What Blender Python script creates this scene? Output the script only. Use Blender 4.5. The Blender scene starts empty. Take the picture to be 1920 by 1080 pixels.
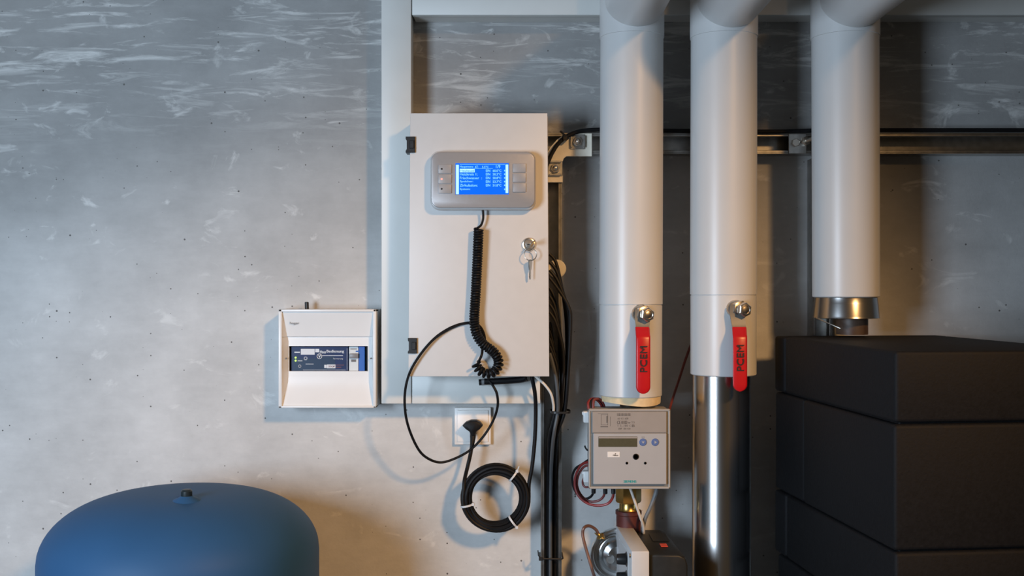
import bpy, bmesh, math, random
from mathutils import Vector, Matrix
random.seed(7)
PI = math.pi
C = bpy.context.scene.collection
S = bpy.context.scene

# ------------------------------------------------------------------ camera, world, lights
DIST, MM = 2.2, 0.0011          # camera to wall; metres per photo pixel on the wall plane
CAMZ = 1.5
cam_d = bpy.data.cameras.new('camera'); cam = bpy.data.objects.new('camera', cam_d); C.objects.link(cam)
cam.location = (0, -DIST, CAMZ); cam.rotation_euler = (PI/2, 0, 0)
cam_d.sensor_width = 36; cam_d.lens = 36*2000/1920; cam_d.clip_start = 0.02
S.camera = cam
S.view_settings.view_transform = 'Standard'; S.view_settings.look = 'None'
S.view_settings.gamma = 1; S.view_settings.exposure = 0.0
S.view_settings.use_curve_mapping = False

world = bpy.data.worlds.new('world'); S.world = world; world.use_nodes = True
bgn = world.node_tree.nodes['Background']
bgn.inputs['Color'].default_value = (0.78, 0.60, 0.40, 1); bgn.inputs['Strength'].default_value = 0.055

def aim(o, target):
    o.rotation_euler = (Vector(target) - o.location).to_track_quat('-Z', 'Y').to_euler()

# daylight through a window behind and to the left of the camera
ld = bpy.data.lights.new('window_daylight', 'AREA'); ld.shape = 'RECTANGLE'; ld.size = 0.55; ld.size_y = 0.75
ld.energy = 45; ld.color = (0.655, 0.815, 1.0)
lo = bpy.data.objects.new('window_daylight', ld); C.objects.link(lo)
lo.location = (-1.32, -2.1, 1.45); aim(lo, (-0.1, 0, 1.12))
# warm lamp high on the right
lw = bpy.data.lights.new('warm_lamp', 'SPOT'); lw.energy = 440; lw.color = (1.0, 0.55, 0.21)
lw.shadow_soft_size = 0.17; lw.spot_size = math.radians(31); lw.spot_blend = 1.0
lwo = bpy.data.objects.new('warm_lamp', lw); C.objects.link(lwo)
lwo.location = (1.72, -3.3, 3.1); aim(lwo, (-0.12, 0, 0.93))

# ------------------------------------------------------------------ helpers
def W(px, py, d):
    k = MM*(DIST-d)/DIST
    return Vector(((px-960)*k, -d, CAMZ+(540-py)*k))

def spl(pts, n=8, closed=False):
    P = [Vector(p) for p in pts]; out = []; m = len(P)
    rng = range(m) if closed else range(m-1)
    for i in rng:
        if closed: a, b, c, d = P[(i-1) % m], P[i], P[(i+1) % m], P[(i+2) % m]
        else: a, b, c, d = P[max(i-1, 0)], P[i], P[i+1], P[min(i+2, m-1)]
        for j in range(n):
            t = j/n
            out.append(0.5*((2*b)+(c-a)*t+(2*a-5*b+4*c-d)*t*t+(3*b-a-3*c+d)*t**3))
    if not closed: out.append(P[-1])
    return out

def frames(P):
    T = []
    for i in range(len(P)):
        t = P[min(i+1, len(P)-1)]-P[max(i-1, 0)]
        T.append(t.normalized() if t.length > 1e-9 else Vector((0, 0, 1)))
    u = T[0].orthogonal().normalized(); out = []
    for t in T:
        u = (u - t*u.dot(t))
        u = u.normalized() if u.length > 1e-6 else t.orthogonal().normalized()
        out.append((t, u, t.cross(u)))
    return out

class G:
    def __init__(self): self.bm = bmesh.new()
    def merge(self, b):
        me = bpy.data.meshes.new('tmp'); b.to_mesh(me); b.free(); self.bm.from_mesh(me); bpy.data.meshes.remove(me); return self
    def box(self, p0, p1, bev=0.0, seg=2):
        b = bmesh.new(); bmesh.ops.create_cube(b, size=1)
        p0, p1 = Vector(p0), Vector(p1)
        for v in b.verts:
            v.co = Vector([(p0[i]+p1[i])/2 + v.co[i]*abs(p1[i]-p0[i]) for i in range(3)])
        if bev: bmesh.ops.bevel(b, geom=list(b.edges), offset=bev, segments=seg, affect='EDGES', profile=0.5)
        return self.merge(b)
    def pbox(self, x0, y0, x1, y1, d0, d1, bev=0.0, seg=2):     # front rectangle in photo pixels at depth d1, straight back to d0
        a, c = W(x0, y0, d1), W(x1, y1, d1)
        return self.box((a.x, -d1, c.z), (c.x, -d0, a.z), bev, seg)
    def prism(self, pts, y0, y1, bev=0.0, seg=2):               # polygon in x,z extruded along y
        b = bmesh.new(); n = len(pts)
        f = [b.verts.new((p[0], y0, p[1])) for p in pts]; k = [b.verts.new((p[0], y1, p[1])) for p in pts]
        b.faces.new(f); b.faces.new(k[::-1])
        for i in range(n): b.faces.new((f[i], k[i], k[(i+1) % n], f[(i+1) % n]))
        bmesh.ops.recalc_face_normals(b, faces=b.faces)
        if bev:
            e = [x for x in b.edges if abs(x.verts[0].co.y-x.verts[1].co.y) < 1e-6]
            bmesh.ops.bevel(b, geom=e, offset=bev, segments=seg, affect='EDGES', profile=0.5)
        return self.merge(b)
    def ring(self, rings, closed_u=True, caps=True, closed_v=False):
        b = self.bm; R = [[b.verts.new(p) for p in r] for r in rings]; n = len(R[0]); m = len(R)
        for i in range(m if closed_v else m-1):
            A, B = R[i], R[(i+1) % m]
            for j in range(n if closed_u else n-1):
                try: b.faces.new((A[j], A[(j+1) % n], B[(j+1) % n], B[j]))
                except ValueError: pass
        if caps and not closed_v:
            b.faces.new(R[0][::-1]); b.faces.new(R[-1])
        return self
    def tube(self, pts, r, seg=8, closed=False):
        P = [Vector(p) for p in pts]; F = frames(P)
        rr = r if isinstance(r, (list, tuple)) else [r]*len(P)
        return self.ring([[p + (u*math.cos(2*PI*j/seg)+v*math.sin(2*PI*j/seg))*rr[i] for j in range(seg)]
                          for i, (p, (t, u, v)) in enumerate(zip(P, F))], closed_v=closed)
    def lathe(self, o, axis, prof, seg=32, up=None):            # profile of (radius, distance along axis)
        o, a = Vector(o), Vector(axis).normalized()
        u = Vector(up).normalized() if up else a.orthogonal().normalized(); v = a.cross(u)
        return self.ring([[o + a*t + (u*math.cos(2*PI*j/seg)+v*math.sin(2*PI*j/seg))*max(r, 1e-5) for j in range(seg)] for r, t in prof])
    def cyl(self, a, b, r, seg=24, bev=0.0, r2=None):
        a, b = Vector(a), Vector(b); L = (b-a).length; r2 = r if r2 is None else r2
        pr = [(r-bev, 0), (r, bev), (r2, L-bev), (r2-bev, L)] if bev else [(r, 0), (r2, L)]
        return self.lathe(a, b-a, pr, seg, up=(1, 0, 0) if abs((b-a).normalized().x) < 0.9 else (0, 0, 1))
    def torus(self, c, axis, R, r, seg=28, ms=8):
        c, a = Vector(c), Vector(axis).normalized(); u = a.orthogonal().normalized(); v = a.cross(u)
        return self.tube([c+(u*math.cos(2*PI*i/seg)+v*math.sin(2*PI*i/seg))*R for i in range(seg)], r, ms, True)
    def sphere(self, c, r, seg=14):
        n = seg//2+1
        return self.lathe(Vector(c)-Vector((0, r, 0)), (0, 1, 0), [(r*math.sin(PI*i/n), r-r*math.cos(PI*i/n)) for i in range(n+1)], seg)
    def put(self, name, m, parent=None, loc=None, sharp=35):
        """link the shape as one mesh object; coordinates are world, the origin goes to loc or to the parent's"""
        o0 = Vector((0, 0, 0)); p = parent
        while p is not None: o0 += p.location; p = p.parent
        org = (Vector(loc) - o0) if loc is not None else Vector((0, 0, 0))
        for v in self.bm.verts: v.co -= (o0+org)
        bmesh.ops.recalc_face_normals(self.bm, faces=self.bm.faces)
        me = bpy.data.meshes.new(name); self.bm.to_mesh(me); self.bm.free()
        for q in me.polygons: q.use_smooth = True
        me.set_sharp_from_angle(angle=math.radians(sharp))
        me.materials.append(m)
        o = bpy.data.objects.new(name, me); C.objects.link(o); o.location = org
        if parent: o.parent = parent
        return o

def tag(o, label, cat, group=None, kind=None):
    o['label'] = label; o['category'] = cat
    if group: o['group'] = group
    if kind: o['kind'] = kind
    return o
def thing(name, loc, label, cat, group=None):
    o = bpy.data.objects.new(name, None); o.empty_display_size = 0.02; C.objects.link(o)
    o.location = loc; return tag(o, label, cat, group)
def copy_tree(o, parent=None):
    c = o.copy(); C.objects.link(c)
    if parent: c.parent = parent
    for ch in [x for x in bpy.data.objects if x.parent == o]: copy_tree(ch, c)
    return c

_tc = {}
def glyphs(s):
    if s not in _tc:
        cu = bpy.data.curves.new('t', 'FONT'); cu.body = s; cu.resolution_u = 3
        ob = bpy.data.objects.new('t', cu); C.objects.link(ob)
        me = bpy.data.meshes.new_from_object(ob)
        _tc[s] = ([v.co.copy() for v in me.vertices], [tuple(p.vertices) for p in me.polygons])
        bpy.data.objects.remove(ob); bpy.data.curves.remove(cu); bpy.data.meshes.remove(me)
    return _tc[s]
def text(g, s, x0, y0, x1, y1, d, up=False, bold=0.0):
    """flat print filling the photo-pixel rectangle on a face at depth d; up=True reads bottom to top"""
    vs, fs = glyphs(s)
    a0, a1 = min(v.x for v in vs), max(v.x for v in vs); b0, b1 = min(v.y for v in vs), max(v.y for v in vs)
    offs = [(0, 0)] if not bold else [(-bold, 0), (bold, 0), (0, 0)]
    for k, (ox, oz) in enumerate(offs):
        L = []
        for v in vs:
            u, w = (v.x-a0)/(a1-a0), (v.y-b0)/max(b1-b0, 1e-6)
            if up: px, py = x1-(x1-x0)*w, y1-(y1-y0)*u
            else: px, py = x0+(x1-x0)*u, y1-(y1-y0)*w
            L.append(g.bm.verts.new(W(px+ox, py+oz, d+0.0003+0.00004*k)))
        for f in fs:
            try: g.bm.faces.new([L[i] for i in f])
            except ValueError: pass

# ------------------------------------------------------------------ materials
def N(nt, t, **kw):
    n = nt.nodes.new(t)
    for k, v in kw.items(): setattr(n, k, v)
    return n
def ramp(nt, fac, stops):
    r = N(nt, 'ShaderNodeValToRGB'); e = r.color_ramp.elements
    while len(e) < len(stops): e.new(0.5)
    for x, (p, c) in zip(e, stops):
        x.position = p; x.color = (c, c, c, 1) if isinstance(c, (int, float)) else (*c, 1)
    nt.links.new(fac, r.inputs[0]); return r.outputs[0]
def mix(nt, f, a, b, mode='MIX'):
    m = N(nt, 'ShaderNodeMix', data_type='RGBA', blend_type=mode)
    for s, v in ((m.inputs[0], f), (m.inputs[6], a), (m.inputs[7], b)):
        if isinstance(v, bpy.types.NodeSocket): nt.links.new(v, s)
        elif isinstance(v, (int, float)): s.default_value = v
        else: s.default_value = (*v, 1)
    return m.outputs[2]
def mat(name, col, rough=0.5, metal=0.0, var=0.06, scale=60, bump=0.0, bscale=400, coat=0.0, emit=None, estr=1.0, stretch=(1, 1, 1), spec=0.5):
    m = bpy.data.materials.new(name); m.use_nodes = True; nt = m.node_tree; b = nt.nodes['Principled BSDF']
    tc = N(nt, 'ShaderNodeTexCoord'); mp = N(nt, 'ShaderNodeMapping'); mp.inputs['Scale'].default_value = stretch
    nt.links.new(tc.outputs['Object'], mp.inputs[0])
    no = N(nt, 'ShaderNodeTexNoise'); no.inputs['Scale'].default_value = scale; no.inputs['Detail'].default_value = 4
    nt.links.new(mp.outputs[0], no.inputs['Vector'])
    lo_ = tuple(max(0, c*(1-var)) for c in col); hi_ = tuple(min(1, c*(1+var)) for c in col)
    nt.links.new(ramp(nt, no.outputs['Fac'], [(0.3, lo_), (0.7, hi_)]), b.inputs['Base Color'])
    rr = N(nt, 'ShaderNodeMapRange'); rr.inputs['To Min'].default_value = max(0.02, rough*0.88); rr.inputs['To Max'].default_value = min(1, rough*1.12)
    nt.links.new(no.outputs['Fac'], rr.inputs['Value']); nt.links.new(rr.outputs[0], b.inputs['Roughness'])
    b.inputs['Metallic'].default_value = metal; b.inputs['Coat Weight'].default_value = coat; b.inputs['Coat Roughness'].default_value = 0.15
    b.inputs['Specular IOR Level'].default_value = spec
    if bump:
        n2 = N(nt, 'ShaderNodeTexNoise'); n2.inputs['Scale'].default_value = bscale; n2.inputs['Detail'].default_value = 3
        nt.links.new(mp.outputs[0], n2.inputs['Vector'])
        bp = N(nt, 'ShaderNodeBump'); bp.inputs['Strength'].default_value = bump; bp.inputs['Distance'].default_value = 0.001
        nt.links.new(n2.outputs['Fac'], bp.inputs['Height']); nt.links.new(bp.outputs[0], b.inputs['Normal'])
    if emit:
        b.inputs['Emission Color'].default_value = (*emit, 1); b.inputs['Emission Strength'].default_value = estr
    return m

def concrete():
    m = bpy.data.materials.new('cast_concrete'); m.use_nodes = True; nt = m.node_tree; b = nt.nodes['Principled BSDF']; L = nt.links.new
    tc = N(nt, 'ShaderNodeTexCoord'); OB = tc.outputs['Object']
    sx = N(nt, 'ShaderNodeSeparateXYZ'); L(OB, sx.inputs[0])
    def noise(scale, st=(1, 1, 1), detail=4, rough=0.55, dist=0.0, off=(0, 0, 0)):
        mp = N(nt, 'ShaderNodeMapping'); mp.inputs['Scale'].default_value = st; mp.inputs['Location'].default_value = off; L(OB, mp.inputs[0])
        n = N(nt, 'ShaderNodeTexNoise'); n.inputs['Scale'].default_value = scale; n.inputs['Detail'].default_value = detail
        n.inputs['Roughness'].default_value = rough; n.inputs['Distortion'].default_value = dist; L(mp.outputs[0], n.inputs['Vector']); return n.outputs['Fac']
    # two pours: greyer concrete above, paler below, with a cloudy border
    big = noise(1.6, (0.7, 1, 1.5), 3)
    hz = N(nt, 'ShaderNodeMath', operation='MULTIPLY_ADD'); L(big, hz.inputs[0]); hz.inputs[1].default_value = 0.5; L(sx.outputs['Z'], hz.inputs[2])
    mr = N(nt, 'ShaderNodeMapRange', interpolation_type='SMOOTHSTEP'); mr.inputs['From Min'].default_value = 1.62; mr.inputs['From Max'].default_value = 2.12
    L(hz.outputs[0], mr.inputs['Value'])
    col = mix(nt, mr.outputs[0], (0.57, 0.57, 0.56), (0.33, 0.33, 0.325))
    col = mix(nt, 1.0, col, ramp(nt, noise(5, (1, 1, 1), 6, 0.62), [(0.3, 0.82), (0.7, 1.10)]), 'MULTIPLY')
    col = mix(nt, 1.0, col, ramp(nt, noise(30, (0.5, 1, 1.4), 5, 0.7), [(0.3, 0.94), (0.7, 1.05)]), 'MULTIPLY')
    # white lime streaks, mostly in the upper pour
    st = ramp(nt, noise(9, (0.62, 1, 4.6), 8, 0.68, 0.7), [(0.515, 0.0), (0.64, 1.0)])
    stm = N(nt, 'ShaderNodeMapRange', interpolation_type='SMOOTHSTEP'); stm.inputs['From Min'].default_value = 1.74; stm.inputs['From Max'].default_value = 2.02
    L(sx.outputs['Z'], stm.inputs['Value'])
    f1 = N(nt, 'ShaderNodeMath', operation='MULTIPLY'); L(st, f1.inputs[0]); L(stm.outputs[0], f1.inputs[1])
    f1b = N(nt, 'ShaderNodeMath', operation='MULTIPLY'); L(f1.outputs[0], f1b.inputs[0]); f1b.inputs[1].default_value = 0.8
    col = mix(nt, f1b.outputs[0], col, (0.68, 0.68, 0.66))
    # scattered pale smears lower down
    sm = ramp(nt, noise(11, (0.9, 1, 1.5), 6, 0.6, 1.2, (3, 0, 5)), [(0.60, 0.0), (0.70, 0.6)])
    col = mix(nt, sm, col, (0.74, 0.74, 0.72))
    # air holes
    def pores(scale, r, off):
        mp = N(nt, 'ShaderNodeMapping'); mp.inputs['Location'].default_value = off; L(OB, mp.inputs[0])
        v = N(nt, 'ShaderNodeTexVoronoi'); v.inputs['Scale'].default_value = scale; L(mp.outputs[0], v.inputs['Vector'])
        sc = N(nt, 'ShaderNodeSeparateColor'); L(v.outputs['Color'], sc.inputs[0])
        rr = N(nt, 'ShaderNodeMath', operation='POWER'); L(sc.outputs[0], rr.inputs[0]); rr.inputs[1].default_value = 5
        r2 = N(nt, 'ShaderNodeMath', operation='MULTIPLY'); L(rr.outputs[0], r2.inputs[0]); r2.inputs[1].default_value = r
        lt = N(nt, 'ShaderNodeMath', operation='LESS_THAN'); L(v.outputs['Distance'], lt.inputs[0]); L(r2.outputs[0], lt.inputs[1]); return lt.outputs[0]
    po = N(nt, 'ShaderNodeMath', operation='MAXIMUM'); L(pores(28, 0.055, (0, 0, 0)), po.inputs[0]); L(pores(72, 0.15, (1.3, 0, 2.1)), po.inputs[1])
    col = mix(nt, po.outputs[0], col, (0.13, 0.125, 0.12))
    L(col, b.inputs['Base Color']); b.inputs['Roughness'].default_value = 0.72; b.inputs['Specular IOR Level'].default_value = 0.3
    hh = N(nt, 'ShaderNodeMath', operation='MULTIPLY_ADD'); L(po.outputs[0], hh.inputs[0]); hh.inputs[1].default_value = -1.5; L(noise(120, (1, 1, 1), 5, 0.7), hh.inputs[2])
    bp = N(nt, 'ShaderNodeBump'); bp.inputs['Strength'].default_value = 0.25; bp.inputs['Distance'].default_value = 0.002
    L(hh.outputs[0], bp.inputs['Height']); L(bp.outputs[0], b.inputs['Normal'])
    return m

M = dict(
    concrete=concrete(),
    floor=mat('screed_floor', (0.30, 0.29, 0.28), 0.7, var=0.2, scale=9, bump=0.2),
    ceil=mat('concrete_ceiling', (0.42, 0.42, 0.41), 0.8, var=0.12, scale=5, bump=0.2),
    duct=mat('trunking_plastic', (0.65, 0.66, 0.635), 0.42, var=0.02, scale=20),
    cab=mat('powder_coated_door', (0.605, 0.60, 0.59), 0.42, var=0.015, scale=40, bump=0.06, bscale=900),
    box=mat('white_housing_plastic', (0.74, 0.745, 0.74), 0.35, var=0.01, scale=30),
    black=mat('black_plastic', (0.012, 0.012, 0.013), 0.4, var=0.2, scale=80),
    rubber=mat('black_cable_sheath', (0.006, 0.006, 0.007), 0.5, var=0.25, scale=60, spec=0.2),
    grey_sheath=mat('grey_cable_sheath', (0.17, 0.18, 0.19), 0.5, var=0.08),
    white_sheath=mat('white_cable_sheath', (0.66, 0.63, 0.58), 0.5, var=0.06),
    slate_sheath=mat('slate_cable_sheath', (0.06, 0.066, 0.072), 0.45, var=0.08),
    red_sheath=mat('red_cable_sheath', (0.19, 0.016, 0.015), 0.4, var=0.1),
    dred_sheath=mat('dark_red_cable_sheath', (0.16, 0.03, 0.028), 0.45, var=0.15),
    blue_sheath=mat('blue_cable_sheath', (0.03, 0.06, 0.30), 0.4),
    panel=mat('silver_grey_panel', (0.36, 0.355, 0.36), 0.3, metal=0.25, var=0.012, scale=150),
    panel_edge=mat('pale_panel_rim', (0.52, 0.51, 0.50), 0.3, var=0.03),
    button=mat('grey_button', (0.33, 0.325, 0.33), 0.4, var=0.04),
    screen=mat('lit_blue_screen', (0.0, 0.02, 0.12), 0.25, var=0.0, emit=(0.0, 0.155, 1.0), estr=0.92),
    screen_text=mat('lit_screen_letters', (0.1, 0.3, 0.5), 0.3, var=0, emit=(0.20, 0.62, 1.0), estr=0.95),
    screen_bar=mat('lit_screen_bar', (0.2, 0.4, 0.5), 0.3, var=0, emit=(0.45, 0.95, 1.0), estr=0.95),
    screen_dark=mat('screen_letters_inverted', (0.0, 0.05, 0.2), 0.3, var=0, emit=(0.1, 0.35, 0.7), estr=0.6),
    led_red=mat('red_lamp', (0.8, 0.1, 0.08), 0.3, var=0, emit=(1.0, 0.35, 0.28), estr=1.3),
    led_green=mat('green_lamp', (0.3, 0.7, 0.05), 0.3, var=0, emit=(0.55, 0.95, 0.10), estr=0.9),
    chrome=mat('nickel_plate', (0.70, 0.65, 0.58), 0.3, metal=1.0, var=0.05),
    zinc=mat('galvanised_steel', (0.60, 0.60, 0.58), 0.36, metal=1.0, var=0.12, scale=90, bump=0.05),
    zinc_lamplit=mat('lamplit_galvanised_plate', (0.86, 0.81, 0.68), 0.35, metal=0.0, var=0.08, scale=60),  # lamp's reflection on the bracket painted into a pale, warm, non-metal base colour
    strut=mat('dull_galvanised_channel', (0.42, 0.41, 0.39), 0.34, metal=1.0, var=0.15, scale=70),
    disc=mat('bright_pressed_steel', (0.62, 0.63, 0.63), 0.2, metal=1.0, var=0.04, scale=40),
    strap=mat('grey_zinc_strap', (0.17, 0.168, 0.155), 0.5, metal=0.5, var=0.1),
    steel=mat('stainless_sheet', (0.56, 0.55, 0.54), 0.22, metal=1.0, var=0.05, scale=10, stretch=(1, 1, 0.2)),
    jacket=mat('pipe_jacket_foil', (0.60, 0.605, 0.60), 0.36, var=0.015, scale=12),
    foam=mat('cream_insulation_foam', (0.72, 0.58, 0.36), 0.8, var=0.08, scale=120, bump=0.2),
    pipe_brown=mat('dark_brown_pipe', (0.075, 0.045, 0.03), 0.5, var=0.2),
    red=mat('red_grip_plastic', (0.50, 0.008, 0.012), 0.32, var=0.05, scale=40),
    print=mat('black_print', (0.02, 0.012, 0.012), 0.5, var=0),
    print_grey=mat('grey_print', (0.13, 0.12, 0.115), 0.5, var=0),
    print_pale=mat('pale_print', (0.62, 0.66, 0.70), 0.5, var=0),
    print_teal=mat('teal_print', (0.02, 0.30, 0.30), 0.5, var=0),
    meter=mat('meter_housing_grey', (0.40, 0.39, 0.37), 0.4, var=0.02),
    meter_frame=mat('meter_clear_frame', (0.20, 0.20, 0.19), 0.25, var=0.03),
    meter_face=mat('meter_face_plate', (0.39, 0.395, 0.405), 0.45, var=0.01),
    meter_top=mat('meter_label_plate', (0.31, 0.285, 0.265), 0.45, var=0.02),
    lcd=mat('unlit_lcd', (0.085, 0.080, 0.050), 0.25, var=0.06, scale=300),
    key_blue=mat('blue_push_button', (0.10, 0.16, 0.36), 0.4, var=0.03),
    brass=mat('brass', (0.50, 0.34, 0.11), 0.3, metal=1.0, var=0.12),
    coupling=mat('oxide_red_coupling', (0.085, 0.018, 0.014), 0.5, var=0.1),
    copper=mat('copper_capillary', (0.17, 0.085, 0.06), 0.4, metal=0.4, var=0.15),
    motor=mat('actuator_grey_plastic', (0.56, 0.56, 0.56), 0.42, var=0.01),
    dark=mat('dark_charcoal_plastic', (0.018, 0.020, 0.021), 0.45, var=0.1, spec=0.3),
    epp=mat('black_moulded_foam', (0.005, 0.005, 0.006), 0.7, spec=0.25, var=0.25, scale=160, bump=0.35, bscale=260),
    tank=mat('blue_enamel', (0.026, 0.086, 0.19), 0.56, var=0.05, scale=6, spec=0.2),
    nub=mat('dark_teal_cap', (0.012, 0.020, 0.024), 0.4, var=0.1),
    pcb=mat('blue_front_foil', (0.008, 0.020, 0.085), 0.4, spec=0.25, var=0.12, scale=70),
    pcb_teal=mat('teal_blue_foil', (0.012, 0.032, 0.075), 0.4, spec=0.25, var=0.1, scale=70),
    breaker=mat('breaker_grey', (0.60, 0.64, 0.65), 0.4, var=0.02),
    toggle=mat('toggle_grey', (0.20, 0.20, 0.21), 0.4, var=0.03),
    blue=mat('bright_blue_plastic', (0.010, 0.10, 0.42), 0.4, var=0.05),
    socket=mat('socket_white', (0.78, 0.765, 0.74), 0.35, var=0.01),
    tie=mat('clear_white_nylon', (0.62, 0.63, 0.64), 0.4, var=0.03),
    cream=mat('cream_plastic', (0.70, 0.64, 0.50), 0.45, var=0.03),
    orange_red=mat('orange_red_emblem', (0.75, 0.09, 0.05), 0.4, var=0.1),
)

# ------------------------------------------------------------------ the room
def struct(name, p0, p1, m, label, cat):
    g = G(); g.box(p0, p1); o = g.put(name, m); return tag(o, label, cat, kind='structure')
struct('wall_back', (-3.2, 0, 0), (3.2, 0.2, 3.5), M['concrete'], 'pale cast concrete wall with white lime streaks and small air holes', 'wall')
struct('floor', (-3.2, -4.2, -0.1), (3.2, 0.2, 0), M['floor'], 'grey screed floor below the blue tank', 'floor')
struct('ceiling', (-3.2, -4.2, 3.5), (3.2, 0.2, 3.6), M['ceil'], 'bare concrete ceiling above the white pipes', 'ceiling')

# ------------------------------------------------------------------ cable trunking
def trunk(x0, y0, x1, y1, label, z1=None):
    d = 0.064; a, c = W(x0, y0, d), W(x1, y1, d); top = a.z if z1 is None else z1
    r = thing('cable_trunking', ((a.x+c.x)/2, 0, c.z), label, 'cable trunking', 'grey-white cable trunking')
    g = G(); g.box((a.x+0.0012, -0.056, c.z+0.0012), (c.x-0.0012, 0, top-0.0012), 0.001, 1); g.put('channel_base', M['duct'], r)
    g = G(); g.box((a.x, -d, c.z), (c.x, -0.0445, top), 0.0016); g.put('lid', M['duct'], r)
    return r
trunk(715, 0, 771, 757, 'tall grey-white cable trunking running up beside the control cabinet', z1=2.9)
trunk(772.5, -80, 2100, 28, 'grey-white cable trunking running level along the top behind the pipes')
trunk(772.5, 700, 1013, 757, 'short grey-white cable trunking just under the control cabinet')

# ------------------------------------------------------------------ strut channels and corner bracket
def strut(p0, p1, horizontal, label):
    g = G(); t = 0.0025; l = 0.0068; d = 0.041
    x0, z0, x1, z1 = p0.x, p0.z, p1.x, p1.z
    g.box((x0, -t, z0), (x1, 0, z1))
    if horizontal:
        for za, zb in ((z0, z0+t), (z1-t, z1)): g.box((x0, -d, za), (x1, -t, zb))
        for za, zb in ((z0+t, z0+l), (z1-l, z1-t)): g.box((x0, -d, za), (x1, -d+t, zb), 0.0008, 1)
        for zz in (z0+l-t, z1-l): g.box((x0, -d+t, zz), (x1, -d+0.008, zz+t))
    else:
        for xa, xb in ((x0, x0+t), (x1-t, x1)): g.box((xa, -d, z0), (xb, -t, z1))
        for xa, xb in ((x0+t, x0+l), (x1-l, x1-t)): g.box((xa, -d, z0), (xb, -d+t, z1), 0.0008, 1)
        for xx in (x0+l-t, x1-l): g.box((xx, -d+t, z0), (xx+t, -d+0.008, z1))
    o = g.put('strut_channel', M['strut'], loc=((x0+x1)/2, 0, z0)); return tag(o, label, 'strut channel')
a, c = W(1002, 249.5, 0.041), W(2100, 288, 0.041)
strut(Vector((a.x, 0, c.z)), Vector((c.x, 0, a.z)), True, 'level galvanised strut channel running behind the three white pipes')
a, c = W(1014.5, 296, 0.041), W(1053, 1200, 0.041)
strut(Vector((a.x, 0, 0.0)), Vector((c.x, 0, a.z)), False, 'upright galvanised strut channel holding the black cable bundle')
a, c = W(1524, 296, 0.041), W(1562, 1200, 0.041)
strut(Vector((a.x, 0, 0.0)), Vector((c.x, 0, a.z)), False, 'upright galvanised strut channel behind the pipe above the black foam block')

def hexnut(g, c, r, h, ang=0.0, axis=(0, -1, 0)):
    a = Vector(axis).normalized(); up = Vector((math.sin(ang), 0, math.cos(ang))) if abs(a.z) < 0.9 else Vector((math.cos(ang), math.sin(ang), 0)); up = (up-a*up.dot(a))
    g.lathe(c, a, [(r*0.92, 0), (r, h*0.08), (r, h*0.9), (r*0.9, h)], 6, up=up)

br = thing('corner_bracket', W(1060, 290, 0.041), 'steel corner bracket with painted-in lamp sheen joining the two strut channels beside the cabinet', 'bracket')
pts = [W(x, y, 0.046) for x, y in [(1015, 342), (1055, 342), (1055, 303), (1057, 297), (1062, 293), (1110, 293), (1110, 250), (1072, 250), (1058, 253), (1045, 261), (1032, 276), (1022, 292), (1015, 300)]]
g = G(); g.prism([(p.x, p.z) for p in pts], -0.0465, -0.0412, 0.0007, 1); g.put('plate', M['zinc_lamplit'], br)
for (bx, by, vert) in ((1083, 266, True), (1041, 316, False)):
    p = W(bx, by, 0.0468)
    g = G(); rw = 0.015
    g.box((p.x-rw, -0.0488, p.z-rw), (p.x+rw, -0.0466, p.z+rw), 0.0009, 1)
    e = 0.004
    if vert:
        for s in (-1, 1): g.box((p.x+s*rw-(e if s > 0 else 0), -0.0535, p.z-rw*0.8), (p.x+s*rw+(0 if s > 0 else e), -0.0486, p.z+rw*0.8), 0.001, 1)
    else:
        for s in (-1, 1): g.box((p.x-rw*0.8, -0.0535, p.z+s*rw-(e if s > 0 else 0)), (p.x+rw*0.8, -0.0486, p.z+s*rw+(0 if s > 0 else e)), 0.001, 1)
    w = g.put('square_washer', M['zinc'], br)
    g = G(); hexnut(g, (p.x, -0.0488, p.z), 0.0095, 0.006, 0.3); g.lathe((p.x, -0.0545, p.z), (0, -1, 0), [(0.0058, 0), (0.0056, 0.002), (0.0035, 0.0042), (0.0001, 0.005)], 16)
    g.put('bolt', M['chrome'], w)

# small pipe clamp on the strut by the third pipe
pc = thing('pipe_clamp', W(1500, 270, 0.041), 'small shiny pipe clamp bolted to the strut beside the rightmost pipe', 'pipe clamp')
g = G(); g.pbox(1479, 251, 1512, 288, 0.0412, 0.045, 0.0006, 1); g.put('plate', M['zinc'], pc)
g = G(); p = W(1491, 268, 0.045); hexnut(g, (p.x, -0.045, p.z), 0.0085, 0.007, 0.2); g.put('nut', M['chrome'], pc)
g = G(); q = W(1506, 266, 0.046); e = W(1534, 256, 0.085)
g.cyl(q, e, 0.0052, 12, 0.0008); hexnut(g, q+(e-q)*0.12, 0.0095, 0.006, 0.2, axis=(e-q)); g.put('threaded_rod', M['chrome'], pc)

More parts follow.
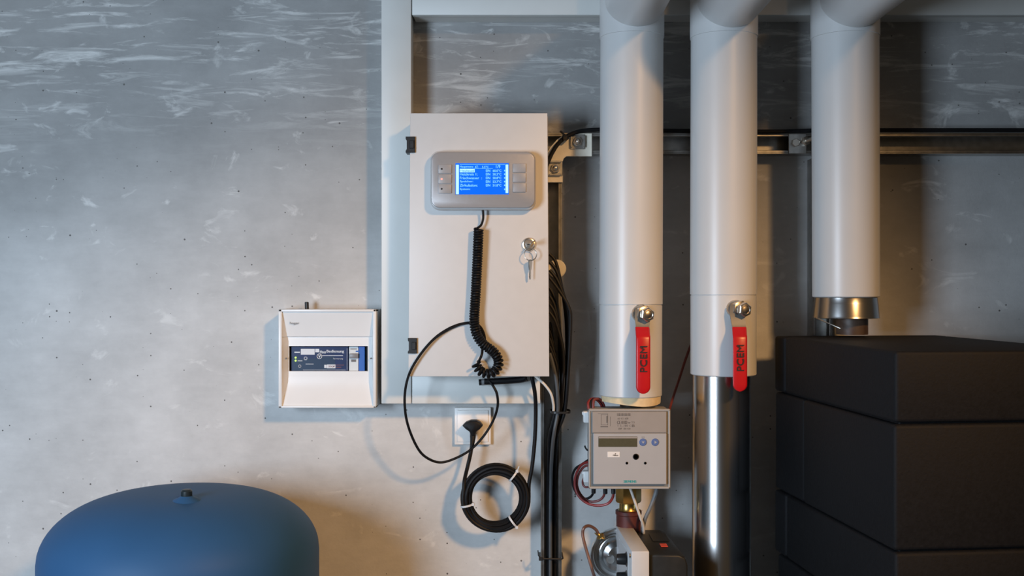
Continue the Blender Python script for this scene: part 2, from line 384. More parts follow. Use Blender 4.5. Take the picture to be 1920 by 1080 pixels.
# ------------------------------------------------------------------ insulated pipes
def vpipe(label, cx0, cx1, rpx, ybot, d=0.13, seams=(), extra=None):
    k = MM*(DIST-d)/DIST
    top, bot = W(cx0, -420, d), W(cx1, ybot, d); r = rpx*k
    root = thing('insulated_pipe', bot, label, 'pipe', 'white insulated pipes')
    ax = (top-bot); L = ax.length
    tz = 2.05; tt = (tz-bot.z)/ax.z*L
    prof = [(r*0.86, 0.0), (r-0.0015, 0.0), (r, 0.0015)]
    for sy in seams:
        t = (W(cx0, sy, d).z-bot.z)/ax.z*L
        prof += [(r, t-0.0012), (r-0.0012, t-0.0008), (r-0.0012, t+0.0006), (r+0.0008, t+0.001), (r+0.0008, t+0.004)]
        rr = r+0.0008
    prof += [(r+0.0003, tt-0.064), (r+0.0003, L), (r*0.8, L)]
    g = G(); g.lathe(bot, ax, prof, 64); g.put('jacket', M['jacket'], root, sharp=28)
    cxa = bot + ax*(tt/L)
    # elbow sleeve and branch towards the room
    g = G(); g.lathe(bot+ax*((tt-0.066)/L), ax, [(r, 0), (r+0.0016, 0.0008), (r+0.0018, 0.006), (r+0.0018, 0.16), (r, 0.162)], 64)
    g.put('fitting_sleeve', M['jacket'], root, sharp=28)
    rb = r*0.955
    g = G(); o = Vector((cxa.x+0.003, cxa.y, tz)); g.lathe(o, (0, -1, 0.0), [(rb*0.7, 0.0), (rb, 0.001), (rb, 0.074), (rb, 0.30), (rb*0.9, 0.301)], 64)
    g.put('branch', M['jacket'], root, sharp=28)
    return root, bot, ax, r
P1, b1, a1, r1 = vpipe('white insulated pipe nearest the cabinet ending above the grey meter', 1186.5, 1182, 58.5, 741, seams=(571,))
P2, b2, a2, r2 = vpipe('white insulated pipe in the middle ending on the bare steel pipe', 1358, 1356, 61, 702, seams=(553,))
P3, b3, a3, r3 = vpipe('white insulated pipe at the far right above the black foam block', 1583, 1586, 61, 557)
# foam end and pipe stub under pipe 1
g = G(); n = 48; rf = r1*0.955
lo_ring = []
for j in range(n):
    t = 2*PI*j/n; lo_ring.append(Vector((b1.x+0.001+math.cos(t)*rf*0.985, b1.y+math.sin(t)*rf*0.985, b1.z-0.0135+0.003*math.sin(t*2+0.6))))
g.ring([[Vector((b1.x+0.001+math.cos(2*PI*j/n)*rf, b1.y+math.sin(2*PI*j/n)*rf, b1.z+0.004)) for j in range(n)], lo_ring])
g.put('foam_core', M['foam'], P1)
g = G(); p = W(1183, 741, 0.10); g.cyl((p.x, -0.094, b1.z-0.05), (p.x, -0.094, b1.z-0.004), 0.021, 28); g.put('pipe_stub', M['pipe_brown'], P1)
# steel cuff under pipe 3
g = G(); g.lathe(b3+Vector((0, 0, 0.0)), (0, 0, -1), [(r3*0.90, 0.0), (r3*0.93, 0.001), (r3*0.95, 0.012), (r3*0.955, 0.013), (r3*0.985, 0.036), (r3*1.0, 0.040), (r3*0.94, 0.041)], 48)
g.put('steel_cuff', M['steel'], P3)
g = G(); g.cyl((b3.x+0.012, b3.y, 1.41), (b3.x+0.012, b3.y, b3.z-0.038), 0.03, 28); g.put('pipe_stub', M['pipe_brown'], P3)
g = G(); cuffz = b3.z-0.041
g.tube([(b3.x-r3*0.97, b3.y-0.01, cuffz+0.002), (b3.x-r3*0.80, b3.y-0.035, cuffz-0.006), (b3.x-r3*0.42, b3.y-0.052, cuffz-0.018)], 0.0015, 8); g.put('wire_clip', M['chrome'], P3)

# bare steel pipe
k = MM*(DIST-0.13)/DIST; bt = W(1352.5, 702, 0.13)
g = G(); rs = 54.5*k
pr = [(rs*0.9, 0.0), (rs, 0.0005), (rs, 0.72), (rs+0.0012, 0.722), (rs+0.0012, 0.73), (rs, 0.732), (rs, bt.z-0.0), (rs*0.9, bt.z)]
g.lathe((bt.x, bt.y, bt.z), (0, 0, -1), pr, 64)
o = g.put('steel_pipe', M['steel'], loc=(bt.x, bt.y, 0)); tag(o, 'polished steel clad pipe standing below the middle white pipe', 'pipe')

# valve levers -----------------------------------------------------
def lever(cx, cy, gx0, gx1, gtop, gbot, dpipe, twist, label):
    r = thing('valve_lever', W(cx, cy, dpipe), label, 'valve lever', 'red valve levers')
    g = G(); p = W(cx, cy, dpipe)
    g.lathe(p+Vector((-0.004, 0.006, 0)), (0, -1, 0), [(0.0175, 0), (0.0178, 0.004), (0.0145, 0.010), (0.0125, 0.012)], 24)
    g.put('gland', M['chrome'], r)
    g = G(); ax = Vector((math.sin(twist), -math.cos(twist), -0.05)).normalized()
    g.cyl(p, p+ax*0.028, 0.0075, 20); hexnut(g, p+ax*0.006, 0.0165, 0.009, 0.25, ax); g.put('spindle', M['chrome'], r)
    g = G(); q = p+ax*0.0185; hexnut(g, q, 0.0138, 0.011, 0.1, ax)
    e = q+ax*0.011
    g.torus(e, ax, 0.0088, 0.0016, 24, 6); g.lathe(e-ax*0.001, ax, [(0.0072, 0), (0.0066, 0.0022), (0.004, 0.003), (0.0001, 0.0032)], 18)
    g.put('nut', M['chrome'], r)
    d2 = dpipe+0.016
    # steel strap
    gc = (gx0+gx1)/2; g = G(); rings = []
    for (yy, xx, w, dd) in ((cy-8, cx, 12.5, d2), (cy+6, cx, 14, d2), (gtop-6, (cx*0.4+gc*0.6), 13.5, d2+0.002), (gtop+6, gc-1, 12, d2+0.008), (gtop+22, gc, 11, d2+0.022)):
        A, B = W(xx-w, yy, dd), W(xx+w, yy, dd); th = Vector((0, 0.003, 0))
        rings.append([A, B, B+th, A+th])
    g.ring(rings); g.put('strap', M['strap'], r, sharp=50)
    # grip: bent flat handle with rounded end
    H = (gx1-gx0)/2; L = []
    for (yy, dx, w, dd) in ((gtop, -1.5, H*0.97, d2+0.006), (gtop+1.5, -1.5, H, d2+0.0068), (gtop+8, -1, H, d2+0.013), (gtop+15, -0.5, H, d2+0.0195), (gtop+18, 0, H, d2+0.0215), (gtop+22, 0, H, d2+0.023), (gtop+60, 0, H, d2+0.024)):
        L.append((yy, dx, w, dd))
    y0 = gbot-H
    for i in range(9):
        t = i/8*PI/2*0.97; L.append((y0+H*math.sin(t), 0, H*math.cos(t), d2+0.025))
    rings = []
    for (yy, dx, w, dd) in L:
        t2 = 0.0055; e = min(3.2, w*0.35); ring = []
        for (sx, sd) in ((-w, 0.5), (-w+e*0.3, 0.85), (-w+e, 1), (w-e, 1), (w-e*0.3, 0.85), (w, 0.5), (w, -0.5), (w-e, -1), (-w+e, -1), (-w, -0.5)):
            ring.append(W(gc+dx+sx, yy, dd+t2*(sd-1)))
        rings.append(ring)
    g = G(); g.ring(rings); gr = g.put('grip', M['red'], r, sharp=50)
    m_ = (gtop+gbot)/2
    g = G(); text(g, 'PCEM', gc-5.5, m_-27, gc+7.5, m_+22, d2+0.0252, up=True, bold=0.5); g.put('lettering', M['print'], gr)
    return r
lever(1204, 588, 1192.5, 1219.5, 613, 738.5, 0.190, 0.28, 'red valve lever on the white pipe above the grey meter')
lever(1382, 579, 1374, 1401, 613, 734, 0.193, 0.36, 'red valve lever hanging over the joint between white and steel pipe')

# ------------------------------------------------------------------ control cabinet
cab = thing('control_cabinet', W(898, 706, 0.05), 'cream-white steel control cabinet with key lock and black hinges', 'cabinet')
D = 0.15
g = G(); a, c = W(769.5, 214, D), W(1028, 704.5, D); g.box((a.x, -0.131, c.z), (c.x, -0.05, a.z), 0.002); g.put('body', M['cab'], cab)
for (x, y) in ((790, 240), (1000, 240), (790, 680), (1000, 680)):
    p = W(x, y, 0.05); g = G(); g.cyl((p.x, 0, p.z), (p.x, -0.051, p.z), 0.008, 12); g.put('spacer', M['zinc'], cab)
q = [W(x, y, D) for x, y in ((769, 212), (1026.5, 212), (1030, 706), (765.5, 706))]
g = G(); g.prism([(v.x, v.z) for v in q], -D, -0.133, 0.0016); g.put('door', M['cab'], cab)
for (x0, y0, x1, y1) in ((760.5, 256, 778, 286), (764.5, 634, 781.5, 663)):
    g = G(); a, c = W(x0, y0, D+0.005), W(x1, y1, D+0.005); w, h = c.x-a.x, a.z-c.z
    pts = [(a.x, a.z), (c.x, a.z), (c.x, c.z), (a.x, c.z), (a.x, c.z+h*0.12), (a.x+w*0.12, c.z+h*0.22), (a.x+w*0.12, c.z+h*0.75), (a.x, c.z+h*0.85)]
    g.prism(pts, -D-0.005, -0.12, 0.0008, 1)
    g.prism([(a.x+w*0.45, a.z-h*0.25), (c.x-w*0.1, a.z-h*0.25), (c.x-w*0.1, c.z+h*0.25), (a.x+w*0.45, c.z+h*0.25)], -D-0.0075, -D-0.004, 0.0008, 1)
    g.put('hinge', M['black'], cab)
p = W(991.5, 458.5, D)
g = G(); g.lathe((p.x, -D+0.002, p.z), (0, -1, 0), [(0.0132, 0), (0.0135, 0.004), (0.012, 0.0065), (0.0105, 0.007), (0.010, 0.0058), (0.0062, 0.0058), (0.0058, 0.0085), (0.0001, 0.0088)], 32)
lk = g.put('lock', M['chrome'], cab)
g = G(); g.box((p.x-0.0032, -D-0.0074, p.z-0.0008), (p.x+0.0032, -D-0.0063, p.z+0.0008)); g.put('keyway', M['black'], lk)
# keys
ks = thing('key_ring', W(993, 480, D+0.012), 'small steel key ring with two keys hanging from the cabinet lock', 'keys')
g = G(); kp = Vector((p.x, -D-0.006, p.z))
def key(g, base, dirv, nrm, bow, blade):
    d, n_ = Vector(dirv).normalized(), Vector(nrm).normalized(); s = d.cross(n_); th = 0.0011
    out = [(-0.003, 0), (-0.0045, 0.35), (-0.006, 0.7), (-0.005, 0.92), (-0.002, 1), (0.002, 1), (0.005, 0.92), (0.006, 0.7), (0.0045, 0.35), (0.003, 0)]
    R = []
    for sg in (-1, 1): R.append([base+d*(-t*bow)+s*w+n_*th*sg for w, t in out])
    g.ring(R)
    R = []
    for sg in (-1, 1): R.append([base+s*w+d*t*blade+n_*th*0.8*sg for w, t in ((-0.002, 0), (0.002, 0), (0.0021, 0.5), (0.0012, 0.6), (0.002, 0.7), (0.001, 0.85), (0, 1), (-0.002, 0.92))])
    g.ring(R)
key(g, kp+Vector((0.004, -0.012, 0.002)), (-0.25, 1, -0.1), (0.55, 0.2, -0.8), 0.017, 0.010); g.put('inserted_key', M['chrome'], ks)
rc = W(994.5, 477, D+0.015)
g = G(); g.torus(rc, (0.12, -1, 0.12), 0.0118, 0.0009, 32, 6); g.put('ring', M['chrome'], ks)
g = G(); hb = W(994, 506, D+0.012); key(g, hb, (-0.02, 0, -1), (0.82, -0.55, 0), 0.020, 0.0185); g.put('hanging_key', M['chrome'], ks)

# ------------------------------------------------------------------ operator panel on the door
D2 = 0.177
op = thing('operator_panel', W(905, 393, D), 'grey operator panel with lit blue text screen on the cabinet door', 'control panel')
def rrect(x0, y0, x1, y1, r, d, n=6):
    pts = []
    for (cx, cy, a0) in ((x1-r, y0+r, 0), (x0+r, y0+r, 90), (x0+r, y1-r, 180), (x1-r, y1-r, 270)):
        for i in range(n+1):
            t = math.radians(a0+90*i/n); v = W(cx+r*math.cos(t), cy-r*math.sin(t), d); pts.append((v.x, v.z))
    return pts
g = G(); g.prism(rrect(806.5, 283, 1005, 393.5, 17, D2-0.006), -D2+0.006, -D-0.0002, 0.004, 3); g.put('housing', M['panel_edge'], op)
g = G(); g.prism(rrect(808.5, 285, 1003, 389.5, 16, D2), -D2, -D2+0.012, 0.0018, 3); fp = g.put('front_plate', M['panel'], op)
g = G(); g.pbox(852.5, 304.5, 955.5, 365.5, D2-0.004, D2+0.0004, 0.0003, 1); sb = g.put('screen_bezel', M['button'], op)
g = G(); g.pbox(854, 306, 954, 364.5, D2-0.003, D2+0.0010); sc = g.put('screen', M['screen'], op)
ds = D2+0.0011
for r_ in ((855, 309, 860.3, 364), (948, 308.5, 953, 362), (862, 316.5, 890, 323)):
    g = G(); g.pbox(*r_, ds-0.0002, ds+0.0001); g.put('screen_bar', M['screen_bar'], sc)
g = G()
for (y, l, e, v) in ((313, 'Hauptmenu', None, None), (320, None, 'EIN', '60.0\u00b0C'), (326.7, 'Heizkreis 1:', 'EIN', '50.2\u00b0C'), (333.7, 'Frischwasser  :', 'EIN', '50.8\u00b0C'), (340.6, 'Speicher:', 'EIN', '53.7\u00b0C'), (347.5, 'Zirkulation:', 'EIN', '51.8\u00b0C'), (355, 'System:', None, None)):
    if l: text(g, l, 862.3, y-2.4, 862.3+len(l)*2.75, y+2.2, ds, bold=0.12)
    if e: text(g, e, 911, y-2.3, 919, y+2.1, ds, bold=0.12)
    if v: text(g, v, 924, y-2.3, 940, y+2.1, ds, bold=0.12)
    if y > 315: text(g, '\u2022', 945.2, y-1.8, 947.3, y+1.6, ds)
text(g, 'AT:', 890.5, 310.7, 896.5, 315.2, ds, bold=0.12); text(g, '5.5\u00b0C', 904, 310.7, 916, 315.2, ds, bold=0.12); text(g, '1/9', 930, 309.5, 938, 315.2, ds, bold=0.12)
g.pbox(890, 315.3, 924, 315.9, ds-0.0002, ds+0.0002)
g.pbox(862, 308, 947, 308.7, ds-0.0002, ds+0.0002)
g.put('screen_lettering', M['screen_text'], sc)
g = G(); text(g, 'Heizkessel', 863.5, 317.7, 889, 322, ds+0.0003, bold=0.1); g.put('highlighted_lettering', M['screen_dark'], sc)
for i, (x0, x1, ys) in enumerate(((822, 846.5, (308.5, 327.5, 346)), (962, 986, (306.5, 325, 343.5)))):
    for j, y in enumerate(ys):
        g = G(); g.pbox(x0, y, x1, y+16.5, D2-0.002, D2+0.0022, 0.0006); bt_ = g.put('button', M['button'], op)
        if i == 0:
            pp = W(x0+6.2, y+8.2, D2+0.0022); g = G(); g.cyl((pp.x, pp.y+0.0005, pp.z), (pp.x, pp.y-0.0004, pp.z), 0.0018, 12)
            o = g.put('indicator_light', M['led_red'] if j == 1 else M['black'], bt_)
            if j == 1: o['label'] = 'lit red indicator light'

# ------------------------------------------------------------------ coiled cord with its plain lead
cc = thing('coiled_cord', W(905, 394, 0.165), 'black coiled cord hanging from the operator panel with a looping plain lead', 'cord')
lead = spl([W(905, 391, 0.165), W(906, 402, 0.164), W(905.5, 412, 0.163), W(902, 422, 0.164), W(896, 427, 0.168), W(892, 429.5, 0.172)], 6)
g = G(); g.tube(lead, 0.0023, 8); g.put('panel_lead', M['rubber'], cc)
ctr = spl([W(897.5, 429, 0.166), W(896.5, 455, 0.166), W(894.5, 500, 0.165), W(892, 550, 0.165), W(889.5, 590, 0.165), W(890, 610, 0.166), W(895, 630, 0.166), W(908, 647, 0.166), W(921, 656, 0.166), W(931, 667, 0.166), W(935, 681, 0.166), W(930, 694, 0.166), W(918, 701, 0.166), W(904, 698, 0.166), W(896, 690, 0.166), W(892, 680, 0.166)], 12)
# resample by arc length and wind
acc = [0.0]
for i in range(1, len(ctr)): acc.append(acc[-1]+(ctr[i]-ctr[i-1]).length)
F = frames(ctr); tot = acc[-1]; hel = []; ph = 0.0; s = 0.0; idx = 0; stp = tot/1500
straight = None
while s < tot:
    while idx < len(acc)-2 and acc[idx+1] < s: idx += 1
    f = (s-acc[idx])/max(1e-9, acc[idx+1]-acc[idx]); c0 = ctr[idx].lerp(ctr[idx+1], f); t, u, v = F[idx]
    frac = s/tot
    pitch = 0.0049 if frac < 0.74 else 0.0049+min(1, (frac-0.74)/0.12)*0.0026
    rad = 0.0078
    hel.append(c0+(u*math.cos(ph)+v*math.sin(ph))*rad); ph += 2*PI*stp/pitch; s += stp
g = G(); g.tube(hel, 0.00235, 6); g.put('coil', M['rubber'], cc)
tl = spl([hel[-1], W(899, 675, 0.173), W(903.5, 664, 0.174), W(905, 650, 0.156), W(909, 636, 0.153), W(905, 620, 0.153), W(896, 609, 0.153), W(882, 605.5, 0.155), W(862, 608, 0.157), W(838, 618, 0.159), W(812, 637, 0.160), W(786, 668, 0.160), W(767, 702, 0.158), W(759, 740, 0.152), W(761, 780, 0.14), W(771, 815, 0.125), W(787, 846, 0.11), W(805, 861, 0.10), W(826, 867, 0.09), W(850, 861, 0.085), W(880, 845, 0.08), W(905, 820, 0.078), W(924, 790, 0.082), W(933, 762, 0.095), W(932, 740, 0.105), W(926, 726, 0.106), W(919, 716, 0.104), W(914, 711, 0.100)], 8)
g = G(); g.tube(tl, 0.0026, 8); g.put('plain_lead', M['rubber'], cc)

# ------------------------------------------------------------------ socket and power cord
so = thing('wall_socket', W(886, 834, 0), 'white square wall socket just below the short trunking', 'socket')
g = G(); g.pbox(852, 764, 920.5, 834, 0.0, 0.011, 0.002); g.put('frame', M['socket'], so)
g = G(); g.pbox(857, 769, 915.5, 829, 0.009, 0.0135, 0.0015); g.put('cover_plate', M['socket'], so)
pw = thing('power_cord', W(929, 995, 0.055), 'black power cord with flat plug and a tied ring of spare cable', 'power cord')
g = G(); pts = [W(x, y, 0.045) for x, y in ((867, 799), (873, 793), (882, 789.5), (893, 789.5), (900, 793), (905, 799), (900, 805), (893, 810), (891, 818), (883, 818), (880, 810), (873, 805))]
g.prism([(v.x, v.z) for v in pts], -0.045, -0.0138, 0.004, 2)
g.tube([W(887, 812, 0.034), W(886.5, 822, 0.038), W(885, 836, 0.042)], [0.0065, 0.0056, 0.0042], 10); g.put('plug', M['rubber'], pw)
rcen = W(929, 934, 0.069); cable = spl([W(886, 828, 0.040), W(882, 852, 0.045), W(876, 878, 0.05), W(871, 900, 0.068), W(869.5, 920, 0.075)], 8)
turns = [(0.0645, 0.009), (0.0585, 0.0095), (0.0525, 0.006), (0.0505, -0.002), (0.057, 0.0005), (0.0635, -0.001)]
ring_pts = []; nt_ = 48; a0 = math.atan2(14, -60)
for i in range(int(len(turns)*nt_)+int(nt_*0.58)):
    ti = i/nt_; i0 = min(len(turns)-1, int(ti)); f = ti-int(ti); fr = max(0, (f-0.8)/0.2)
    r0, e0 = turns[i0]; r1_, e1 = turns[min(len(turns)-1, i0+1)]
    rr = r0+(r1_-r0)*fr; ee = e0+(e1-e0)*fr
    if ti > len(turns)-1: rr = 0.0665
    th = a0+2*PI*ti + 0.0
    # counter-clockwise from the left, going down first
    ring_pts.append(rcen+Vector((math.cos(th)*rr, -ee+0.0014*math.sin(3*th+i0*2.1), math.sin(th)*rr*0.985+0.0012*math.sin(2*th+i0))))
cable += ring_pts[1:]
cable += spl([ring_pts[-1], W(992, 906, 0.071), W(998, 872, 0.074), W(1003, 820, 0.078), W(1004.5, 770, 0.085), W(1003, 738, 0.096), W(999, 716, 0.103), W(997, 706, 0.105)], 8)[1:]
g = G(); g.tube(cable, 0.0039, 8); g.put('cable', M['rubber'], pw)
def tie_loop(g, c, radial, tang, w, rr, hh):
    P = []
    for i in range(20):
        t = 2*PI*i/20; P.append(c+radial*math.cos(t)*rr+Vector((0, -1, 0))*math.sin(t)*hh)
    rings = []
    for i, p_ in enumerate(P):
        o_ = (p_-c).normalized(); rings.append([p_-tang*w, p_+tang*w, p_+tang*w+o_*0.0012, p_-tang*w+o_*0.0012])
    g.ring(rings, closed_v=True)
for (x, y, hd) in ((964, 889, 1), (873, 947, -1), (955, 968, 1)):
    ddir = W(x, y, 0.069)-rcen; ddir.y = 0; ddir.normalize(); cpt = rcen+ddir*0.0578; tg = Vector((-ddir.z, 0, ddir.x))
    g = G(); tie_loop(g, cpt+Vector((0, -0.004, 0)), ddir, tg, 0.0019, 0.0125, 0.0125)
    h = cpt+ddir*0.0126*hd+Vector((0, -0.012, 0)); g.box(h-Vector((0.003, 0.002, 0.003)), h+Vector((0.003, 0.004, 0.003)), 0.0008, 1)
    if (x, y) == (964, 889): g.tube([h, h+ddir*0.010+Vector((-0.002, -0.003, 0.003))], 0.0014, 6)
    g.put('cable_tie', M['tie'], pw)

# cables lying under the cabinet
for i in range(3):
    g = G(); dd = 0.0735+0.0128*i if i < 3 else 0.0735+0.0128*2
    g.tube(spl([W(898+i*5, 717-i*0.8, dd), W(915+i*3, 715.5, dd), W(950, 714, dd), W(975, 712, dd), W(988-i*2, 709, dd)], 6), 0.0062, 10)
    o = g.put('stub_cable', M['grey_sheath'] if i == 1 else M['rubber'], loc=W(950, 714, dd))
    tag(o, 'grey cable lying among black ones under the cabinet floor' if i == 1 else 'thick black cable lying flat under the cabinet floor', 'cable', 'cables under the cabinet')

# ------------------------------------------------------------------ cable bundle at the cabinet's right side
for l in range(4):                      # four layers one behind another, three cables each; the topmost entry hangs furthest out
    dd = 0.066+0.0098*l; de = 0.009+0.0078*l
    for c_ in range(3):
        y0 = 476+(2-c_)*64+l*15
        bx = (1045, 1057, 1070)[c_]-(3-l)*2.4
        yb = 640+(2-c_)*22+l*8 if c_ < 2 else 640-l*11
        P = [W(1030.5, y0, dd), W(1030.5+(bx-1030)*0.42, y0+16+c_*3, dd), W(1030.5+(bx-1030)*0.88, y0+(yb-y0)*0.62, dd), W(bx, yb, dd),
             W(1043+9.5*c_+l*0.8, 715, dd), W(1040.5+8.2*c_+l*0.6, 772, dd-0.012), W(1031+6.7*c_, 815, de*0.1+(dd-0.012)*0.9), W(1029+6.5*c_, 852, de*0.5+(dd-0.012)*0.5), W(1027.5+6.5*c_, 898, de*0.9+(dd-0.012)*0.1), W(1027+6.6*c_, 980, de), W(1027+6.6*c_, 1046, de), W(1027+6.6*c_, 1110, de), W(1027+6.6*c_, 1300, de)]
        g = G(); g.tube(spl(P, 7), 0.0034, 8)
        o = g.put('bundled_cable', M['rubber'], loc=P[-2])
        if l == 3 and c_ == 2: tag(o, 'black cable bulging furthest right of the bundle, out over the strut edge', 'cable', 'black cables in the bundle')
        else: tag(o, 'black cable curving from the cabinet side down into the bundle', 'cable', 'black cables in the bundle')
for (pts, r, m, lab) in (
    ([W(1030.6, 662, .109), W(1036, 680, .109), W(1043, 712, .108), W(1046, 745, .103), W(1046, 772, .095), W(1039, 812, .090), W(1035, 850, .072), W(1033, 900, .049), W(1032, 980, .045), W(1032, 1110, .045)], 0.0036, 'slate_sheath', 'grey cable running down the front of the black bundle'),
    ([W(1003, 704.5, .113), W(1010, 711, .114), W(1022, 722, .114), W(1033, 738, .111), W(1037.5, 757, .102), W(1038, 769, .0955), W(1037, 774, .0945)], 0.0026, 'white_sheath', 'thin off-white cable arching from cabinet floor to the bundle')):
    g = G(); g.tube(spl(pts, 8), r, 8); o = g.put('bundled_cable', M[m], loc=pts[-2]); tag(o, lab, 'cable')
def band(c, rx, ry, w, tail, label):
    g = G(); rings = []
    for i in range(28):
        t = 2*PI*i/28; ct, st_ = math.cos(t), math.sin(t); ct = math.copysign(abs(ct)**0.5, ct); st_ = math.copysign(abs(st_)**0.5, st_)
        rings.append([c+Vector((ct*rx, -st_*ry, -w)), c+Vector((ct*rx, -st_*ry, w)), c+Vector((ct*(rx+0.0012), -st_*(ry+0.0012), w)), c+Vector((ct*(rx+0.0012), -st_*(ry+0.0012), -w))])
    g.ring(rings, closed_v=True)
    h = c+Vector((-rx*0.75, -ry*0.8, 0)); g.box(h-Vector((0.004, 0.004, 0.003)), h+Vector((0.003, 0.002, 0.003)), 0.0008, 1)
    if tail: g.tube([h, h+Vector((-0.010, -0.004, 0.008)), h+Vector((-0.012, -0.004, 0.018))], 0.0013, 6)
    o = g.put('cable_tie', M['black'], loc=c); tag(o, label, 'cable tie')
c = W(1050.5, 771, 0.0755); band(c, 0.0190, 0.0265, 0.002, False, 'black cable tie round the bundle beside the socket')
zb_ = W(0, 1046, 0.045).z
g = G(); g.tube([(0.0565, -0.004, zb_), (0.0565, -0.048, zb_+0.001), (0.0585, -0.0515, zb_), (0.100, -0.0515, zb_-0.001), (0.1025, -0.048, zb_), (0.1025, -0.004, zb_)], 0.0018, 8)
h = Vector((0.058, -0.0525, zb_)); g.box(h-Vector((0.004, 0.003, 0.0035)), h+Vector((0.004, 0.002, 0.0035)), 0.0008, 1); g.tube([h, h+Vector((-0.005, -0.004, 0.008)), h+Vector((-0.006, -0.003, 0.018))], 0.0013, 6)
o = g.put('cable_tie', M['black'], loc=h); tag(o, 'black cable tie strapping the bundle to the strut near the actuator', 'cable tie')
g = G(); p = W(1044, 504, 0.046); g.lathe((p.x, -0.041, p.z), (0, -1, 0), [(0.018, 0), (0.0185, 0.001), (0.0185, 0.010), (0.0165, 0.012), (0.0001, 0.0123)], 32)
o = g.put('cable_clip', M['cream'], loc=(p.x, -0.041, p.z)); tag(o, 'round cream plastic clip on the strut behind the cables', 'cable clip')

# cable over the bracket and along the strut
g = G(); g.tube(spl([W(1014, 330, .066), W(1024, 312, .064), W(1034, 289, .062), W(1046, 270, .060), W(1062, 256, .058), W(1083, 247, .054), W(1110, 243.5, .050), W(1150, 243, .047), W(1250, 245, .046), W(1350, 246, .046), W(1450, 246.5, .046), W(1500, 245.5, .046), W(1600, 244, .046), W(2090, 244, .046)], 7), 0.0043, 8)
o = g.put('strut_cable', M['rubber'], loc=W(1100, 244, .046)); tag(o, 'black cable arching over the corner bracket and along the level strut', 'cable')
g = G(); c = W(1060, 257.5, .058); tg = Vector((0.62, 0, 0.55)).normalized(); rd = Vector((-tg.z, 0, tg.x))
tie_loop(g, c, rd, tg, 0.0035, 0.0058, 0.0058)
g.box(c+Vector((-0.005, -0.009, -0.007)), c+Vector((0.004, -0.004, 0.001)), 0.001, 1)
g.tube([c+Vector((0, -0.006, 0)), c+Vector((-0.006, -0.005, 0.008)), c+Vector((-0.010, -0.003, 0.012))], 0.0022, 6)
o = g.put('cable_tie', M['black'], loc=c); tag(o, 'black cable tie on the arching cable at the corner bracket', 'cable tie')
# thin red-brown wire between pipes
g = G(); g.tube(spl([W(1312, 600, .03), W(1296, 645, .04), W(1285, 675, .05), W(1272, 715, .06), W(1262, 745, .07), W(1255, 768, .09), W(1250, 785, .10)], 6), 0.0026, 8)
o = g.put('sensor_wire', M['dred_sheath'], loc=W(1270, 720, .06)); tag(o, 'thin dark red wire slanting from behind the middle pipe to the meter', 'wire')

# ------------------------------------------------------------------ distribution box
DB = 0.066
db = thing('distribution_box', W(614, 765, 0), 'small white fuse box with blue module behind its window', 'fuse box')
a, c = W(522, 580, DB), W(705, 765, DB); rim = 0.0068
g = G()
g.box((a.x, -0.030, c.z), (c.x, 0, a.z), 0.0012, 1)
for (p0, p1) in (((a.x, -DB, c.z), (a.x+rim, -0.028, a.z)), ((c.x-rim*0.85, -DB, c.z), (c.x, -0.028, a.z)), ((a.x, -DB, a.z-rim*0.75), (c.x, -0.028, a.z)), ((a.x, -DB, c.z), (c.x, -0.028, c.z+rim*0.6))):
    g.box(p0, p1, 0.0012, 2)
g.put('housing', M['box'], db)
# recessed cover, concave from top to bottom, with a window opening
xi0, xi1 = a.x+rim*0.9, c.x-rim*0.8
def cov(py):    # depth of the cover at a photo row
    if py < 632: return 0.0625-0.0135*((py-583)/49)**1.0
    if py < 716: return 0.047
    return 0.047+0.015*min(1, ((py-716)/46))**1.2
rows = [583.5, 600, 616, 631.0, 632.0, 640, 649, 696, 704, 716, 730, 745, 762.5]
wx0, wx1 = W(542, 0, 0.045).x, W(690, 0, 0.045).x
ck0, ck1 = W(541, 0, 0.047).x, W(696.5, 0, 0.047).x
def inset(py):  # the cheeks lean in towards the deep middle
    t = max(0, min(1, (py-590)/50)) if py < 672 else max(0, min(1, (758-py)/46))
    return t
g = G(); b = g.bm; cols = []
for i, py in enumerate(rows):
    dd = cov(py)+(0.0012 if i == 3 else 0); kz = W(0, py, dd).z; t = inset(py)
    l = xi0+(ck0-xi0)*t; r_ = xi1+(ck1-xi1)*t
    cols.append([b.verts.new(v) for v in ((xi0, -0.0635, kz), (l, -dd, kz), (wx0, -dd, kz), (wx1, -dd, kz), (r_, -dd, kz), (xi1, -0.0635, kz))])
for i in range(len(rows)-1):
    for j in range(5):
        if rows[i] == 649 and j == 2: continue
        b.faces.new((cols[i][j], cols[i+1][j], cols[i+1][j+1], cols[i][j+1]))
for i in (6, 7):   # window reveal edges top and bottom
    A, B = cols[i][2], cols[i][3]
    v2 = [b.verts.new((v.co.x, v.co.y+0.008, v.co.z)) for v in (A, B)]; b.faces.new((A, B, v2[1], v2[0]))
for j in (2, 3):
    A, B = cols[6][j], cols[7][j]
    v2 = [b.verts.new((v.co.x, v.co.y+0.008, v.co.z)) for v in (A, B)]; b.faces.new((A, B, v2[1], v2[0]))
cv = g.put('cover', M['box'], db, sharp=25)
for (x, y) in ((536.5, 672), (695.5, 672), (528, 617), (529, 718)):
    g = G(); pp = W(x, y, 0.0535); g.cyl((pp.x, -0.051, pp.z), (pp.x, -0.056 if x < 530 or x > 540 else -0.0555, pp.z), 0.0016, 10); g.put('cover_screw', M['print_grey'], cv)
g = G(); text(g, 'hager', 543.5, 603.5, 561, 609.5, 0.0578); g.put('lettering', M['print_grey'], cv)
